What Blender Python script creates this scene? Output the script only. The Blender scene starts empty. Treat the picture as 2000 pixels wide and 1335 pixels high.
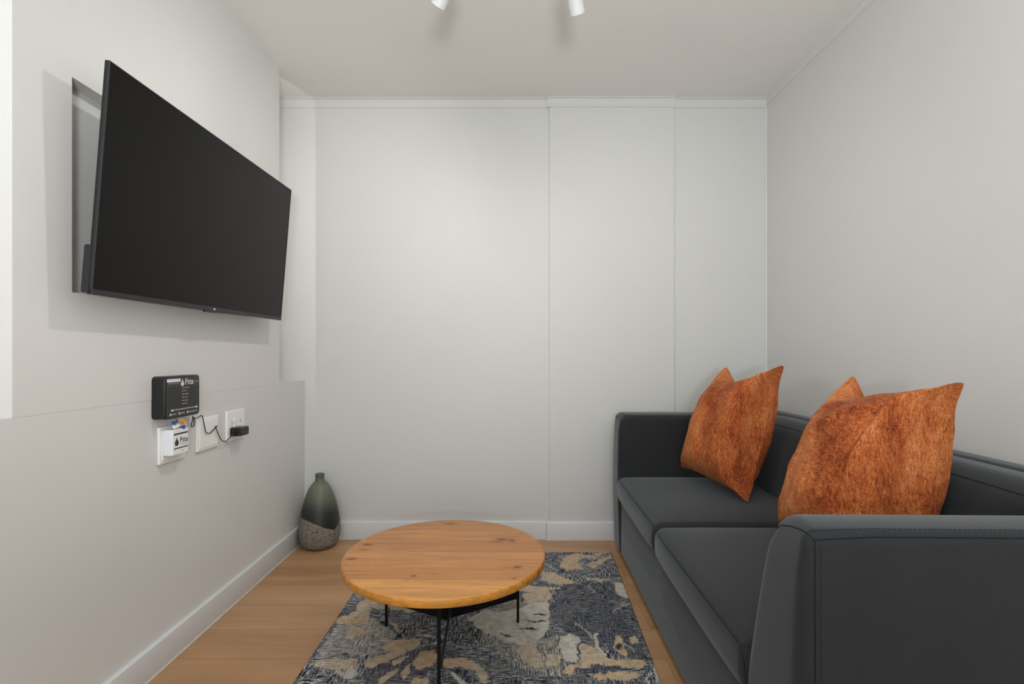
import bpy, bmesh, math, random
import numpy as np
from mathutils import Vector, Matrix, noise
C = bpy.context.scene.collection
rnd = random.Random(7)

# ------------------------------------------------------------------ camera
CAMZ = 1.01
cam_d = bpy.data.cameras.new('camera'); cam = bpy.data.objects.new('camera', cam_d); C.objects.link(cam)
cam.location = (0, 0, CAMZ); cam.rotation_euler = (math.pi/2, 0, 0)
cam_d.sensor_width = 36; cam_d.lens = 18.0; cam_d.shift_y = 22.5/2000; cam_d.clip_start = 0.02
bpy.context.scene.camera = cam
# ------------------------------------------------------------------ world, exposure
w = bpy.data.worlds.new('world'); bpy.context.scene.world = w; w.use_nodes = True
w.node_tree.nodes['Background'].inputs[0].default_value = (0.80, 0.90, 1.0, 1)
w.node_tree.nodes['Background'].inputs[1].default_value = 1.0
vs = bpy.context.scene.view_settings
vs.view_transform = 'Standard'; vs.look = 'None'; vs.gamma = 1; vs.use_curve_mapping = False
vs.exposure = 0.24
# ------------------------------------------------------------------ lights
def area(name, loc, rot, sx, sy, power, col):
    l = bpy.data.lights.new(name, 'AREA'); l.shape = 'RECTANGLE'; l.size = sx; l.size_y = sy
    l.energy = power; l.color = col
    o = bpy.data.objects.new(name, l); C.objects.link(o); o.location = loc; o.rotation_euler = rot
    return o
# added fill light, set in the unseen opening behind the camera
area('rear_fill_light', (0.1, -1.52, 1.30), (math.radians(90), 0, 0), 2.2, 1.9, 15, (0.90, 0.97, 1.0))
# flash bounced off the ceiling beside the photographer, and the lit gap behind the television panel
fl = area('bounced_flash', (0.08, -0.65, 1.02), (math.radians(180-18), 0, 0), 0.26, 0.26, 44, (0.93, 0.985, 1.0))
gl_ = area('panel_gap_light', (-1.29, 2.25, 1.67), (math.radians(90), 0, math.radians(-35)), 0.012, 1.25, 1.0, (1.0, 0.99, 0.97))
def spot(name, loc, aim, power, ang, blend, col, rad=0.018):
    l = bpy.data.lights.new(name, 'SPOT'); l.energy = power; l.spot_size = math.radians(ang); l.spot_blend = blend
    l.color = col; l.shadow_soft_size = rad
    o = bpy.data.objects.new(name, l); C.objects.link(o); o.location = loc
    o.rotation_euler = Vector(aim).to_track_quat('-Z', 'Y').to_euler()
    return o
SPOT_L = Vector((-0.223, 1.54, 2.053)); AIM_L = Vector((-0.52, 0.50, -0.69)).normalized()
SPOT_R = Vector((0.203, 1.585, 2.059)); AIM_R = Vector((0.28, 0.60, -0.75)).normalized()
spot('spot_light', SPOT_L + AIM_L*0.004, AIM_L, 14.5, 150, 1.0, (1.0, 0.97, 0.94))
spot('spot_light', SPOT_R + AIM_R*0.004, AIM_R, 13, 150, 1.0, (1.0, 0.97, 0.94))

spot('spot_light', (-0.35, 1.30, 2.16), (-0.42, 1.50, -0.30), 11, 62, 1.0, (1.0, 0.97, 0.93), 0.03)  # added fill spot without a fixture, brightens the left of the back wall

# ------------------------------------------------------------------ materials
def lin(c):
    return tuple(((v/255)/12.92 if v/255 <= 0.04045 else ((v/255+0.055)/1.055)**2.4) for v in c) + (1,)
class NT:
    def __init__(s, name):
        s.m = bpy.data.materials.new(name); s.m.use_nodes = True; s.t = s.m.node_tree
        s.b = s.t.nodes['Principled BSDF']
    def n(s, typ, **kw):
        x = s.t.nodes.new(typ)
        for k, v in kw.items():
            if k in x.inputs: x.inputs[k].default_value = v
            else: setattr(x, k, v)
        return x
    def l(s, a, b): s.t.links.new(a, b)
    def coords(s, scale=(1,1,1), rot=(0,0,0), loc=(0,0,0), kind='Object'):
        tc = s.n('ShaderNodeTexCoord'); mp = s.n('ShaderNodeMapping')
        mp.inputs['Scale'].default_value = scale; mp.inputs['Rotation'].default_value = rot; mp.inputs['Location'].default_value = loc
        s.l(tc.outputs[kind], mp.inputs['Vector']); return mp.outputs[0]
    def noise(s, vec, scale, detail=4, rough=0.5, dist=0):
        x = s.n('ShaderNodeTexNoise'); x.inputs['Scale'].default_value = scale; x.inputs['Detail'].default_value = detail
        x.inputs['Roughness'].default_value = rough; x.inputs['Distortion'].default_value = dist
        s.l(vec, x.inputs['Vector']); return x.outputs['Fac']
    def ramp(s, fac, stops, interp='LINEAR'):
        r = s.n('ShaderNodeValToRGB'); r.color_ramp.interpolation = interp
        e = r.color_ramp.elements
        while len(e) < len(stops): e.new(0.5)
        for i, (p, c) in enumerate(stops): e[i].position = p; e[i].color = c
        s.l(fac, r.inputs[0]); return r.outputs[0]
    def mix(s, fac, a, b, mode='MIX'):
        x = s.n('ShaderNodeMix'); x.data_type = 'RGBA'; x.blend_type = mode
        for sock, v in ((x.inputs[0], fac), (x.inputs[6], a), (x.inputs[7], b)):
            if isinstance(v, (int, float, tuple)): sock.default_value = v
            else: s.l(v, sock)
        return x.outputs[2]
    def math(s, op, a, b=0.0, clamp=False):
        x = s.n('ShaderNodeMath'); x.operation = op; x.use_clamp = clamp
        for sock, v in ((x.inputs[0], a), (x.inputs[1], b)):
            if isinstance(v, (int, float)): sock.default_value = v
            else: s.l(v, sock)
        return x.outputs[0]
    def bump(s, h, strength=0.2, dist=0.002):
        x = s.n('ShaderNodeBump'); x.inputs['Strength'].default_value = strength; x.inputs['Distance'].default_value = dist
        s.l(h, x.inputs['Height']); s.l(x.outputs[0], s.b.inputs['Normal'])
def bw(v): return (v, v, v, 1)
def plain(name, c, rough=0.5, metal=0.0, spec=0.5, var=0.03, nscale=30, bump=0.0):
    t = NT(name); co = t.coords()
    f = t.noise(co, nscale, 3)
    a = lin(c); lo = tuple(x*(1-var) for x in a[:3]) + (1,); hi = tuple(min(1, x*(1+var)) for x in a[:3]) + (1,)
    t.l(t.ramp(f, [(0.3, lo), (0.7, hi)]), t.b.inputs['Base Color'])
    t.b.inputs['Roughness'].default_value = rough; t.b.inputs['Metallic'].default_value = metal
    t.b.inputs['Specular IOR Level'].default_value = spec
    if bump: t.bump(t.noise(co, nscale*8, 4), bump, 0.001)
    return t.m
M = {}
M['wall'] = plain('wall_paint', (215, 213, 210), 0.6, spec=0.25, var=0.012, nscale=2.5, bump=0.03)
M['back'] = plain('panel_paint', (206, 205, 202), 0.55, spec=0.3, var=0.01, nscale=1.5, bump=0.02)
M['ceil'] = plain('ceiling_paint', (230, 227, 223), 0.7, spec=0.2, var=0.01, nscale=2)
M['trim'] = plain('trim_gloss', (216, 218, 219), 0.35, spec=0.5, var=0.01, nscale=5)
M['white_plastic'] = plain('white_plastic', (236, 235, 232), 0.3, var=0.01)
M['pale_plastic'] = plain('pale_plastic', (228, 231, 236), 0.35, var=0.01)
M['white_metal'] = plain('white_metal', (206, 206, 204), 0.5, var=0.01)
M['black_plastic'] = plain('black_plastic', (20, 20, 21), 0.35, var=0.1)
M['tv_plastic'] = plain('tv_plastic', (30, 30, 33), 0.4, var=0.05)
M['label_face'] = plain('label_face', (48, 45, 44), 0.3, var=0.08)
M['print_white'] = plain('print_white', (205, 212, 208), 0.5, var=0.02)
M['print_dim'] = plain('print_dim', (120, 118, 114), 0.5, var=0.05)
M['print_black'] = plain('print_black', (32, 32, 34), 0.5, var=0.02)
M['paper'] = plain('sticker_paper', (222, 220, 228), 0.6, var=0.02)
M['black_metal'] = plain('black_metal', (8, 8, 9), 0.6, spec=0.2, var=0.1)
M['dark_metal'] = plain('dark_metal', (44, 44, 44), 0.5, var=0.1)
M['blue'] = plain('fibre_blue', (24, 92, 150), 0.4)
M['orange'] = plain('fibre_orange', (230, 140, 50), 0.4)
M['yellow'] = plain('fibre_yellow', (232, 216, 130), 0.4)

def screen_mat():
    t = NT('tv_screen'); t.b.inputs['Base Color'].default_value = lin((22, 20, 19))
    f = t.noise(t.coords(), 900, 2)
    t.l(t.ramp(f, [(0.3, lin((11, 10, 9))), (0.7, lin((13, 12, 11)))]), t.b.inputs['Base Color'])
    t.b.inputs['Roughness'].default_value = 0.25; t.b.inputs['Specular IOR Level'].default_value = 0.16
    return t.m
M['screen'] = screen_mat()

def floor_mat():
    t = NT('floor_planks'); co = t.coords()
    br = t.n('ShaderNodeTexBrick'); br.inputs['Scale'].default_value = 1.0
    br.inputs['Brick Width'].default_value = 2.20; br.inputs['Row Height'].default_value = 0.18
    br.inputs['Mortar Size'].default_value = 0.0012; br.inputs['Mortar Smooth'].default_value = 0.2
    br.inputs['Color1'].default_value = bw(0.0); br.inputs['Color2'].default_value = bw(1.0); br.inputs['Mortar'].default_value = bw(0.5)
    br.offset = 0.10
    t.l(t.coords(loc=(1.69, 0.105, 0)), br.inputs['Vector'])
    # grain stretched along X, shifted per plank
    sep = t.n('ShaderNodeSeparateColor'); t.l(br.outputs['Color'], sep.inputs[0])
    comb = t.n('ShaderNodeCombineXYZ'); t.l(t.math('MULTIPLY', sep.outputs[0], 7.0), comb.inputs[2]); t.l(t.math('MULTIPLY', sep.outputs[0], 3.0), comb.inputs[0])
    def shifted(scale):
        va = t.n('ShaderNodeVectorMath'); va.operation = 'ADD'
        t.l(t.coords(scale=scale), va.inputs[0]); t.l(comb.outputs[0], va.inputs[1]); return va.outputs[0]
    g1 = t.noise(shifted((1.1, 11, 1)), 1.0, 6, 0.6, 0.6)
    g2 = t.noise(shifted((5, 130, 1)), 1.0, 4, 0.6)
    g3 = t.noise(shifted((0.9, 4, 1)), 1.0, 3, 0.5)
    base = t.ramp(g1, [(0.30, lin((152, 108, 70))), (0.5, lin((194, 142, 94))), (0.70, lin((218, 172, 122)))])
    c2 = t.mix(t.math('MULTIPLY', g2, 0.18), base, lin((110, 78, 52)))
    c3 = t.mix(0.5, c2, t.ramp(g3, [(0.3, lin((138, 104, 74))), (0.7, lin((204, 162, 118)))]), 'MIX')
    tone = t.mix(sep.outputs[0], lin((176, 146, 118)), lin((144, 108, 76)))
    c4 = t.mix(0.30, c3, tone)
    c5 = t.mix(t.math('MULTIPLY', br.outputs['Fac'], 0.6), c4, lin((100, 74, 52)))
    t.l(c5, t.b.inputs['Base Color']); t.b.inputs['Roughness'].default_value = 0.42
    t.b.inputs['Specular IOR Level'].default_value = 0.4
    h = t.math('ADD', t.math('MULTIPLY', g2, 0.4), t.math('MULTIPLY', br.outputs['Fac'], -1.0))
    t.bump(h, 0.25, 0.0008)
    return t.m
M['floor'] = floor_mat()

def fabric_mat():
    t = NT('sofa_fabric'); co = t.coords()
    f = t.noise(co, 7, 5, 0.6); g = t.noise(co, 420, 3, 0.7)
    base = t.ramp(f, [(0.3, lin((28, 29, 31))), (0.7, lin((33, 34, 36)))])
    c = t.mix(t.math('MULTIPLY', g, 0.22), base, lin((50, 52, 54)))
    t.l(c, t.b.inputs['Base Color']); t.b.inputs['Roughness'].default_value = 0.78
    t.b.inputs['Specular IOR Level'].default_value = 0.25
    t.b.inputs['Sheen Weight'].default_value = 0.28; t.b.inputs['Sheen Roughness'].default_value = 0.45
    t.b.inputs['Sheen Tint'].default_value = (0.90, 0.96, 1.0, 1)
    t.bump(t.math('ADD', g, t.math('MULTIPLY', f, 0.8)), 0.12, 0.0015)
    return t.m
M['fabric'] = fabric_mat()
M['seam'] = plain('sofa_seam', (30, 31, 34), 0.8, spec=0.1, var=0.1)
M['stitch'] = plain('sofa_stitch', (30, 32, 36), 0.8, spec=0.1, var=0.1)

def chenille_mat():
    t = NT('orange_chenille'); co = t.coords()
    big = t.noise(t.coords(scale=(1.0, 1.0, 0.55)), 6.0, 3, 0.5, 0.4)
    med = t.noise(t.coords(scale=(1.0, 1.0, 0.45)), 42, 5, 0.7, 0.5)
    wx = t.noise(t.coords(scale=(1, 0.22, 1)), 230, 3, 0.7); wz = t.noise(t.coords(scale=(1, 1, 0.22)), 230, 3, 0.7)
    fine = t.noise(co, 520, 3, 0.75)
    s = t.math('ADD', t.math('MULTIPLY', big, 0.62), t.math('MULTIPLY', med, 0.38))
    s = t.math('ADD', s, t.math('MULTIPLY', t.math('ADD', wx, wz), 0.50))
    s = t.math('ADD', s, t.math('MULTIPLY', fine, 0.30))       # mean ~1.11
    s = t.math('SUBTRACT', s, 0.63)
    c = t.ramp(s, [(0.30, lin((86, 34, 14))), (0.40, lin((128, 56, 26))), (0.50, lin((166, 82, 38))), (0.60, lin((190, 108, 56))), (0.74, lin((212, 142, 92)))])
    t.l(c, t.b.inputs['Base Color']); t.b.inputs['Roughness'].default_value = 0.75
    t.b.inputs['Sheen Weight'].default_value = 0.18; t.b.inputs['Sheen Roughness'].default_value = 0.4
    t.b.inputs['Sheen Tint'].default_value = (1.0, 0.62, 0.36, 1); t.b.inputs['Specular IOR Level'].default_value = 0.2
    t.bump(s, 0.75, 0.004)
    return t.m
M['chenille'] = chenille_mat()

def table_wood():
    t = NT('pine_top'); att = t.n('ShaderNodeVertexColor'); att.layer_name = 'col'
    co = t.coords()
    g = t.noise(t.coords(scale=(3, 46, 46)), 1.6, 6, 0.6, 0.5)
    g2 = t.noise(t.coords(scale=(8, 160, 160)), 2.0, 3, 0.6)
    c = t.mix(t.math('MULTIPLY', t.math('SUBTRACT', 0.62, g, True), 1.5), att.outputs[0], lin((128, 74, 34)))
    c = t.mix(t.math('MULTIPLY', g2, 0.28), c, lin((150, 88, 36)))
    t.l(c, t.b.inputs['Base Color']); t.b.inputs['Roughness'].default_value = 0.38
    t.b.inputs['Specular IOR Level'].default_value = 0.4
    t.bump(t.math('ADD', g, g2), 0.12, 0.0008)
    return t.m
M['table_wood'] = table_wood()

def rug_mat():
    t = NT('rug_weave'); att = t.n('ShaderNodeVertexColor'); att.layer_name = 'col'
    st = t.n('ShaderNodeAttribute'); st.attribute_name = 'worn'
    hx = t.noise(t.coords(scale=(26, 240, 1)), 1.0, 4, 0.7, 0.0)      # streaks across
    hy = t.noise(t.coords(scale=(280, 24, 1)), 1.0, 4, 0.7, 0.0)      # streaks along
    pt = t.noise(t.coords(), 260, 4, 0.8)
    patch = t.noise(t.coords(), 9, 4, 0.6)
    sx = t.ramp(hx, [(0.50, bw(0)), (0.53, bw(1))]); sy = t.ramp(hy, [(0.51, bw(0)), (0.54, bw(1))])
    dx = t.ramp(hx, [(0.38, bw(1)), (0.46, bw(0))]); dy = t.ramp(hy, [(0.38, bw(1)), (0.46, bw(0))])
    pm = t.ramp(patch, [(0.44, bw(0)), (0.56, bw(1))])
    s = t.mix(pm, sx, sy); d = t.mix(pm, dx, dy)
    p2 = t.ramp(pt, [(0.40, bw(0.05)), (0.56, bw(1))])
    lf = t.math('MULTIPLY', t.math('MULTIPLY', s, st.outputs['Fac']), t.math('MULTIPLY', p2, 0.95))
    df = t.math('MULTIPLY', t.math('MULTIPLY', d, st.outputs['Fac']), 0.8)
    c = t.mix(t.ramp(pt, [(0.35, bw(0.0)), (0.75, bw(0.42))]), att.outputs[0], lin((14, 16, 22)))
    c = t.mix(df, c, lin((12, 14, 20)))
    c = t.mix(lf, c, lin((222, 223, 220)))
    t.l(c, t.b.inputs['Base Color']); t.b.inputs['Roughness'].default_value = 0.95; t.b.inputs['Specular IOR Level'].default_value = 0.1
    t.bump(pt, 0.5, 0.003)
    return t.m
M['rug'] = rug_mat()

def vase_mat():
    t = NT('vase_glaze'); tc = t.n('ShaderNodeTexCoord'); sp = t.n('ShaderNodeSeparateXYZ'); t.l(tc.outputs['Object'], sp.inputs[0])
    wob = t.noise(tc.outputs['Object'], 9, 2)
    # glaze line falls from left to right across the front
    ln = t.math('ADD', sp.outputs[2], t.math('MULTIPLY', sp.outputs[0], 0.46))
    ln = t.math('ADD', ln, t.math('MULTIPLY', wob, 0.03))
    x2 = t.math('MULTIPLY', t.math('MAXIMUM', t.math('SUBTRACT', sp.outputs[0], 0.072), 0.0), -1.8)
    ln = t.math('ADD', ln, x2)
    mask = t.math('GREATER_THAN', ln, 0.150)
    rings = t.noise(t.coords(scale=(6, 6, 190)), 1.0, 3)
    ht = t.math('ADD', sp.outputs[2], t.math('MULTIPLY', sp.outputs[0], 0.15))
    gl = t.ramp(ht, [(0.12, lin((30, 32, 31))), (0.20, lin((44, 48, 44))), (0.26, lin((92, 98, 82))), (0.32, lin((114, 118, 102))), (0.38, lin((86, 92, 80)))])
    gl = t.mix(t.math('MULTIPLY', rings, 0.25), gl, lin((50, 54, 48)))
    spk = t.noise(tc.outputs['Object'], 75, 5, 0.75)
    stn = t.ramp(spk, [(0.34, lin((60, 54, 46))), (0.46, lin((122, 114, 102))), (0.7, lin((138, 130, 120)))])
    t.l(t.mix(mask, stn, gl), t.b.inputs['Base Color'])
    r = t.math('SUBTRACT', 0.8, t.math('MULTIPLY', mask, 0.38)); t.l(r, t.b.inputs['Roughness'])
    t.b.inputs['Specular IOR Level'].default_value = 0.35
    t.bump(t.math('ADD', spk, t.math('MULTIPLY', rings, 0.4)), 0.3, 0.002)
    return t.m
M['vase'] = vase_mat()
def lens_mat():
    t = NT('lamp_lens'); t.b.inputs['Emission Color'].default_value = (1, 0.93, 0.82, 1); t.b.inputs['Emission Strength'].default_value = 6
    return t.m
M['lens'] = lens_mat()

# ------------------------------------------------------------------ mesh helpers
def thing(name, label, cat, loc=(0,0,0), rz=0, group=None):
    o = bpy.data.objects.new(name, None); C.objects.link(o); o.location = loc; o.rotation_euler = (0,0,rz)
    o.empty_display_size = 0.05; o['label'] = label; o['category'] = cat
    if group: o['group'] = group
    return o
def tag(o, label, cat, group=None):
    o['label'] = label; o['category'] = cat
    if group: o['group'] = group
    return o
def link(name, me, mat, parent=None, smooth=False):
    o = bpy.data.objects.new(name, me); C.objects.link(o)
    if mat is not None: me.materials.append(mat)
    if parent is not None: o.parent = parent
    if smooth:
        for p in me.polygons: p.use_smooth = True
    return o
def obj(name, bm, mat, parent=None, smooth=False, auto=None):
    bmesh.ops.recalc_face_normals(bm, faces=bm.faces)
    me = bpy.data.meshes.new(name); bm.to_mesh(me); bm.free()
    o = link(name, me, mat, parent, smooth or auto is not None)
    if auto is not None: me.set_sharp_from_angle(angle=math.radians(auto))
    return o
def struct(name, bm, mat, **k):
    o = obj(name, bm, mat, **k); o['kind'] = 'structure'; return o
def box(bm, x0, x1, y0, y1, z0, z1, bev=0, seg=2):
    b = bmesh.new(); r = bmesh.ops.create_cube(b, size=1)
    for v in b.verts:
        v.co = Vector(((x0+x1)/2 + v.co.x*(x1-x0), (y0+y1)/2 + v.co.y*(y1-y0), (z0+z1)/2 + v.co.z*(z1-z0)))
    if bev: bmesh.ops.bevel(b, geom=b.edges[:], offset=bev, segments=seg, profile=0.5, affect='EDGES')
    me = bpy.data.meshes.new('t'); b.to_mesh(me); b.free(); bm.from_mesh(me); bpy.data.meshes.remove(me)
    return bm
def B(*a, **k): return box(bmesh.new(), *a, **k)
def frame_axes(d):
    d = Vector(d).normalized(); a = Vector((0,0,1)) if abs(d.z) < 0.95 else Vector((1,0,0))
    u = d.cross(a).normalized(); v = d.cross(u).normalized(); return d, u, v
def tube(bm, pts, r, n=8, closed=False):
    pts = [Vector(p) for p in pts]; rings = []; up = None; N = len(pts)
    for i, p in enumerate(pts):
        if closed: d = pts[(i+1) % N] - pts[i-1]
        else: d = pts[min(i+1, N-1)] - pts[max(i-1, 0)]
        d = d.normalized() if d.length > 1e-9 else Vector((0,0,1))
        if up is None: _, u, v = frame_axes(d)
        else:
            u = (up - d*up.dot(d)); u = u.normalized() if u.length > 1e-6 else frame_axes(d)[1]
            v = d.cross(u)
        up = u
        rr = r[i] if isinstance(r, (list, tuple)) else r
        rings.append([bm.verts.new(p + u*math.cos(2*math.pi*k/n)*rr + v*math.sin(2*math.pi*k/n)*rr) for k in range(n)])
    rng = range(N) if closed else range(N-1)
    for i in rng:
        a, b = rings[i], rings[(i+1) % N]
        for k in range(n): bm.faces.new((a[k], a[(k+1) % n], b[(k+1) % n], b[k]))
    if not closed:
        bm.faces.new(rings[0]); bm.faces.new(rings[-1])
    return bm
def catmull(pts, k=8, closed=False):
    P = [Vector(p) for p in pts]; out = []; n = len(P)
    for i in range(n if closed else n-1):
        g = (lambda j: P[j % n]) if closed else (lambda j: P[max(0, min(n-1, j))])
        a, b, c, d = g(i-1), g(i), g(i+1), g(i+2)
        for s in range(k):
            t = s/k
            out.append(0.5*((2*b) + (c-a)*t + (2*a-5*b+4*c-d)*t*t + (3*b-a-3*c+d)*t**3))
    if not closed: out.append(P[-1])
    return out
def lathe(bm, prof, n=48):
    rings = []
    for r, z in prof:
        rings.append([bm.verts.new((r*math.cos(2*math.pi*k/n), r*math.sin(2*math.pi*k/n), z)) for k in range(n)] if r > 1e-5 else [bm.verts.new((0,0,z))])
    for a, b in zip(rings[:-1], rings[1:]):
        for k in range(n):
            q = [a[k % len(a)], a[(k+1) % len(a)], b[(k+1) % len(b)], b[k % len(b)]]
            q = list(dict.fromkeys(q))
            if len(q) >= 3: bm.faces.new(q)
    return bm
def ticks(h, r, m, k=5):
    a = [-h + r*(1-math.cos(math.pi/4*i/k)/1.0) if False else -h + r*(1-math.tan(math.pi/4*(k-i)/k)) for i in range(k)]
    inner = [-(h-r) + 2*(h-r)*i/m for i in range(m+1)]
    return a + inner + [-x for x in reversed(a)]
def soft_box(x0, x1, y0, y1, z0, z1, r, m=(10,10,4), f=None):
    """box with rounded edges and inner subdivisions, optional per-vertex deform f(p, q) with q in -1..1"""
    c = Vector(((x0+x1)/2, (y0+y1)/2, (z0+z1)/2)); h = Vector((abs(x1-x0)/2, abs(y1-y0)/2, abs(z1-z0)/2))
    rr = min(r, h.x*0.999, h.y*0.999, h.z*0.999)
    T = [ticks(h[i], rr, m[i]) for i in range(3)]; bm = bmesh.new(); V = {}
    def vert(i, j, k):
        key = (i, j, k)
        if key not in V:
            p = Vector((T[0][i], T[1][j], T[2][k]))
            inn = Vector([max(-(h[a]-rr), min(h[a]-rr, p[a])) for a in range(3)]); d = p - inn
            if d.length > 1e-9: p = inn + d.normalized()*rr
            q = Vector((p.x/h.x, p.y/h.y, p.z/h.z)); w_ = c + p
            if f: w_ = f(w_, q)
            V[key] = bm.verts.new(w_)
        return V[key]
    N = [len(t)-1 for t in T]
    for a in range(3):
        b_, c_ = (a+1) % 3, (a+2) % 3
        for side in (0, N[a]):
            for i in range(N[b_]):
                for j in range(N[c_]):
                    q = []
                    for (di, dj) in ((0,0), (1,0), (1,1), (0,1)):
                        idx = [0,0,0]; idx[a] = side; idx[b_] = i+di; idx[c_] = j+dj; q.append(vert(*idx))
                    bm.faces.new(q)
    return bm

# ================================================================== SETTING
XL, XR, YB, ZC, YF = -1.134, 1.393, 2.80, 2.40, -1.55
LED = 0.864                      # top of the low part of the left wall
PY0, PY1 = 1.161, 2.494          # the television panel along the wall
struct('floor', B(XL-0.5, XR+0.3, YF-0.3, YB+0.2, -0.08, 0.0), M['floor'])
struct('ceiling', B(XL-0.5, XR+0.3, YF-0.3, YB+0.2, ZC, ZC+0.08), M['ceil'])
struct('wall_right', B(XR, XR+0.12, YF-0.1, YB+0.2, 0, ZC), M['wall'])
# back wall: two flat sections with a slightly proud board between them
bm = B(XL-0.45, XR+0.1, YB, YB+0.12, 0, ZC)
box(bm, 0.2037, 0.886, YB-0.012, YB+0.02, 0, ZC, 0.003, 2)
struct('wall_back', bm, M['back'])
# left wall: low part, recesses behind it and the panel with a shallow niche
bm = B(XL-0.22, XL, YF-0.1, YB+0.05, 0, LED, 0.0010, 2)
box(bm, XL-0.45, XL-0.205, YF-0.1, YB+0.05, 0, ZC)
box(bm, XL-0.22, XL-0.034, YF-0.1, PY0, LED-0.01, ZC); box(bm, XL-0.22, XL-0.055, PY0, 2.05, LED-0.01, ZC)
struct('wall_left', bm, M['wall'])
NY0, NY1, NZ0, NZ1, ND = 1.319, 2.21, 1.168, 1.722, 0.045
def panel_bm():
    bm = bmesh.new(); xf = XL+0.0006; xb = XL-0.06; xn = xf-ND
    ys = [PY0, NY0, NY1, PY1]; zs = [LED-0.0004, NZ0, NZ1, ZC]
    g = [[bm.verts.new((xf, y, z)) for z in zs] for y in ys]
    for i in range(3):
        for j in range(3):
            if (i, j) != (1, 1): bm.faces.new((g[i][j], g[i+1][j], g[i+1][j+1], g[i][j+1]))
    n = {}
    for i in (1, 2):
        for j in (1, 2): n[i, j] = bm.verts.new((xn, ys[i], zs[j]))
    bm.faces.new((n[1,1], n[2,1], n[2,2], n[1,2]))
    for a, b in (((1,1),(2,1)), ((2,1),(2,2)), ((2,2),(1,2)), ((1,2),(1,1))):
        bm.faces.new((g[a[0]][a[1]], g[b[0]][b[1]], n[b], n[a]))
    bk = [bm.verts.new((xb, y, z)) for y, z in ((PY0, zs[0]), (PY1, zs[0]), (PY1, ZC), (PY0, ZC))]
    bm.faces.new(bk)
    bm.faces.new([g[0][0], g[1][0], g[2][0], g[3][0], bk[1], bk[0]]); bm.faces.new([g[3][0], g[3][1], g[3][2], g[3][3], bk[2], bk[1]])
    bm.faces.new([g[3][3], g[2][3], g[1][3], g[0][3], bk[3], bk[2]]); bm.faces.new([g[0][3], g[0][2], g[0][1], g[0][0], bk[0], bk[3]])
    return bm
struct('trim_1', panel_bm(), M['wall'])
# wall behind the camera; unseen window opening and frame added for the fill
bm = B(XL-0.3, -1.05, YF-0.12, YF, 0, ZC); box(bm, 1.25, XR+0.1, YF-0.12, YF, 0, ZC)
box(bm, -1.05, 1.25, YF-0.12, YF, 0, 0.3); box(bm, -1.05, 1.25, YF-0.12, YF, 2.28, ZC)
struct('wall_front', bm, M['wall'])
fr = B(-1.05, -1.0, YF-0.09, YF-0.04, 0.3, 2.28); box(fr, 1.2, 1.25, YF-0.09, YF-0.04, 0.3, 2.28)
box(fr, 0.075, 0.125, YF-0.09, YF-0.04, 0.3, 2.28); box(fr, -1.0, 1.2, YF-0.09, YF-0.04, 2.23, 2.28); box(fr, -1.0, 1.2, YF-0.09, YF-0.04, 0.3, 0.35)
struct('added_window_1', fr, M['trim'])
# baseboards: square board with eased top
def board(bm, a, b, depth, h=0.095):
    (x0, y0), (x1, y1) = a, b
    return box(bm, x0, x1, y0, y1, 0.0, h, 0.004, 2)
struct('baseboard_left', B(XL-0.004, XL+0.015, YF, YB-0.0005, 0.002, 0.097, 0.0045, 3), M['trim'], auto=40)
bm = B(XL+0.011, 0.187, YB-0.015, YB+0.004, 0.002, 0.097, 0.0045, 3); box(bm, 0.187, 0.90, YB-0.027, YB-0.002, 0.002, 0.097, 0.0045, 3)
box(bm, 0.90, XR-0.0005, YB-0.015, YB+0.004, 0.002, 0.097, 0.0045, 3)
struct('baseboard_back', bm, M['trim'], auto=40)
struct('baseboard_right', B(XR-0.015, XR+0.004, YF, YB-0.014, 0.002, 0.097, 0.0045, 3), M['trim'], auto=40)
# pale sealant line along the boards
bm = B(XL+0.012, XL+0.018, YF, YB-0.015, 0.0, 0.003); box(bm, XL+0.015, 0.188, YB-0.018, YB-0.012, 0.0, 0.003); box(bm, 0.184, 0.9, YB-0.030, YB-0.024, 0, 0.003)
struct('trim_2', bm, M['trim'])
# cove cornice
def cove(bm, p0, p1, nrm, h=0.045, d=0.022, n=8):
    p0, p1, nrm = Vector(p0), Vector(p1), Vector(nrm)
    prof = [(0.0, -h-0.004), (0.004, -h-0.004), (0.004, -h)] + [(0.004+(d-0.004)*(1-math.cos(math.pi/2*i/n)), -h+(h-0.005)*math.sin(math.pi/2*i/n)) for i in range(1, n+1)] + [(d+0.001, -0.005), (d+0.001, 0), (0, 0)]
    rs = [[bm.verts.new(p + nrm*a + Vector((0,0,b))) for a, b in prof] for p in (p0, p1)]
    m = len(prof)
    for i in range(m): bm.faces.new((rs[0][i], rs[0][(i+1) % m], rs[1][(i+1) % m], rs[1][i]))
    bm.faces.new(rs[0]); bm.faces.new(rs[1]); return bm
bm = cove(bmesh.new(), (XL-0.2, YB, ZC), (0.2037, YB, ZC), (0,-1,0)); cove(bm, (0.19, YB-0.012, ZC), (0.886, YB-0.012, ZC), (0,-1,0)); cove(bm, (0.886, YB, ZC), (XR, YB, ZC), (0,-1,0))
struct('trim_3', bm, M['back'], auto=35)
struct('trim_4', cove(bmesh.new(), (XR, YF, ZC), (XR, YB, ZC), (-1,0,0), 0.03, 0.010), M['wall'], auto=35)
# slim corner bead in the right-hand corner
struct('trim_5', tube(bmesh.new(), [(XR-0.002, YB-0.002, 0.1), (XR-0.002, YB-0.002, ZC-0.05)], 0.0035, 6), M['trim'])

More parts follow.
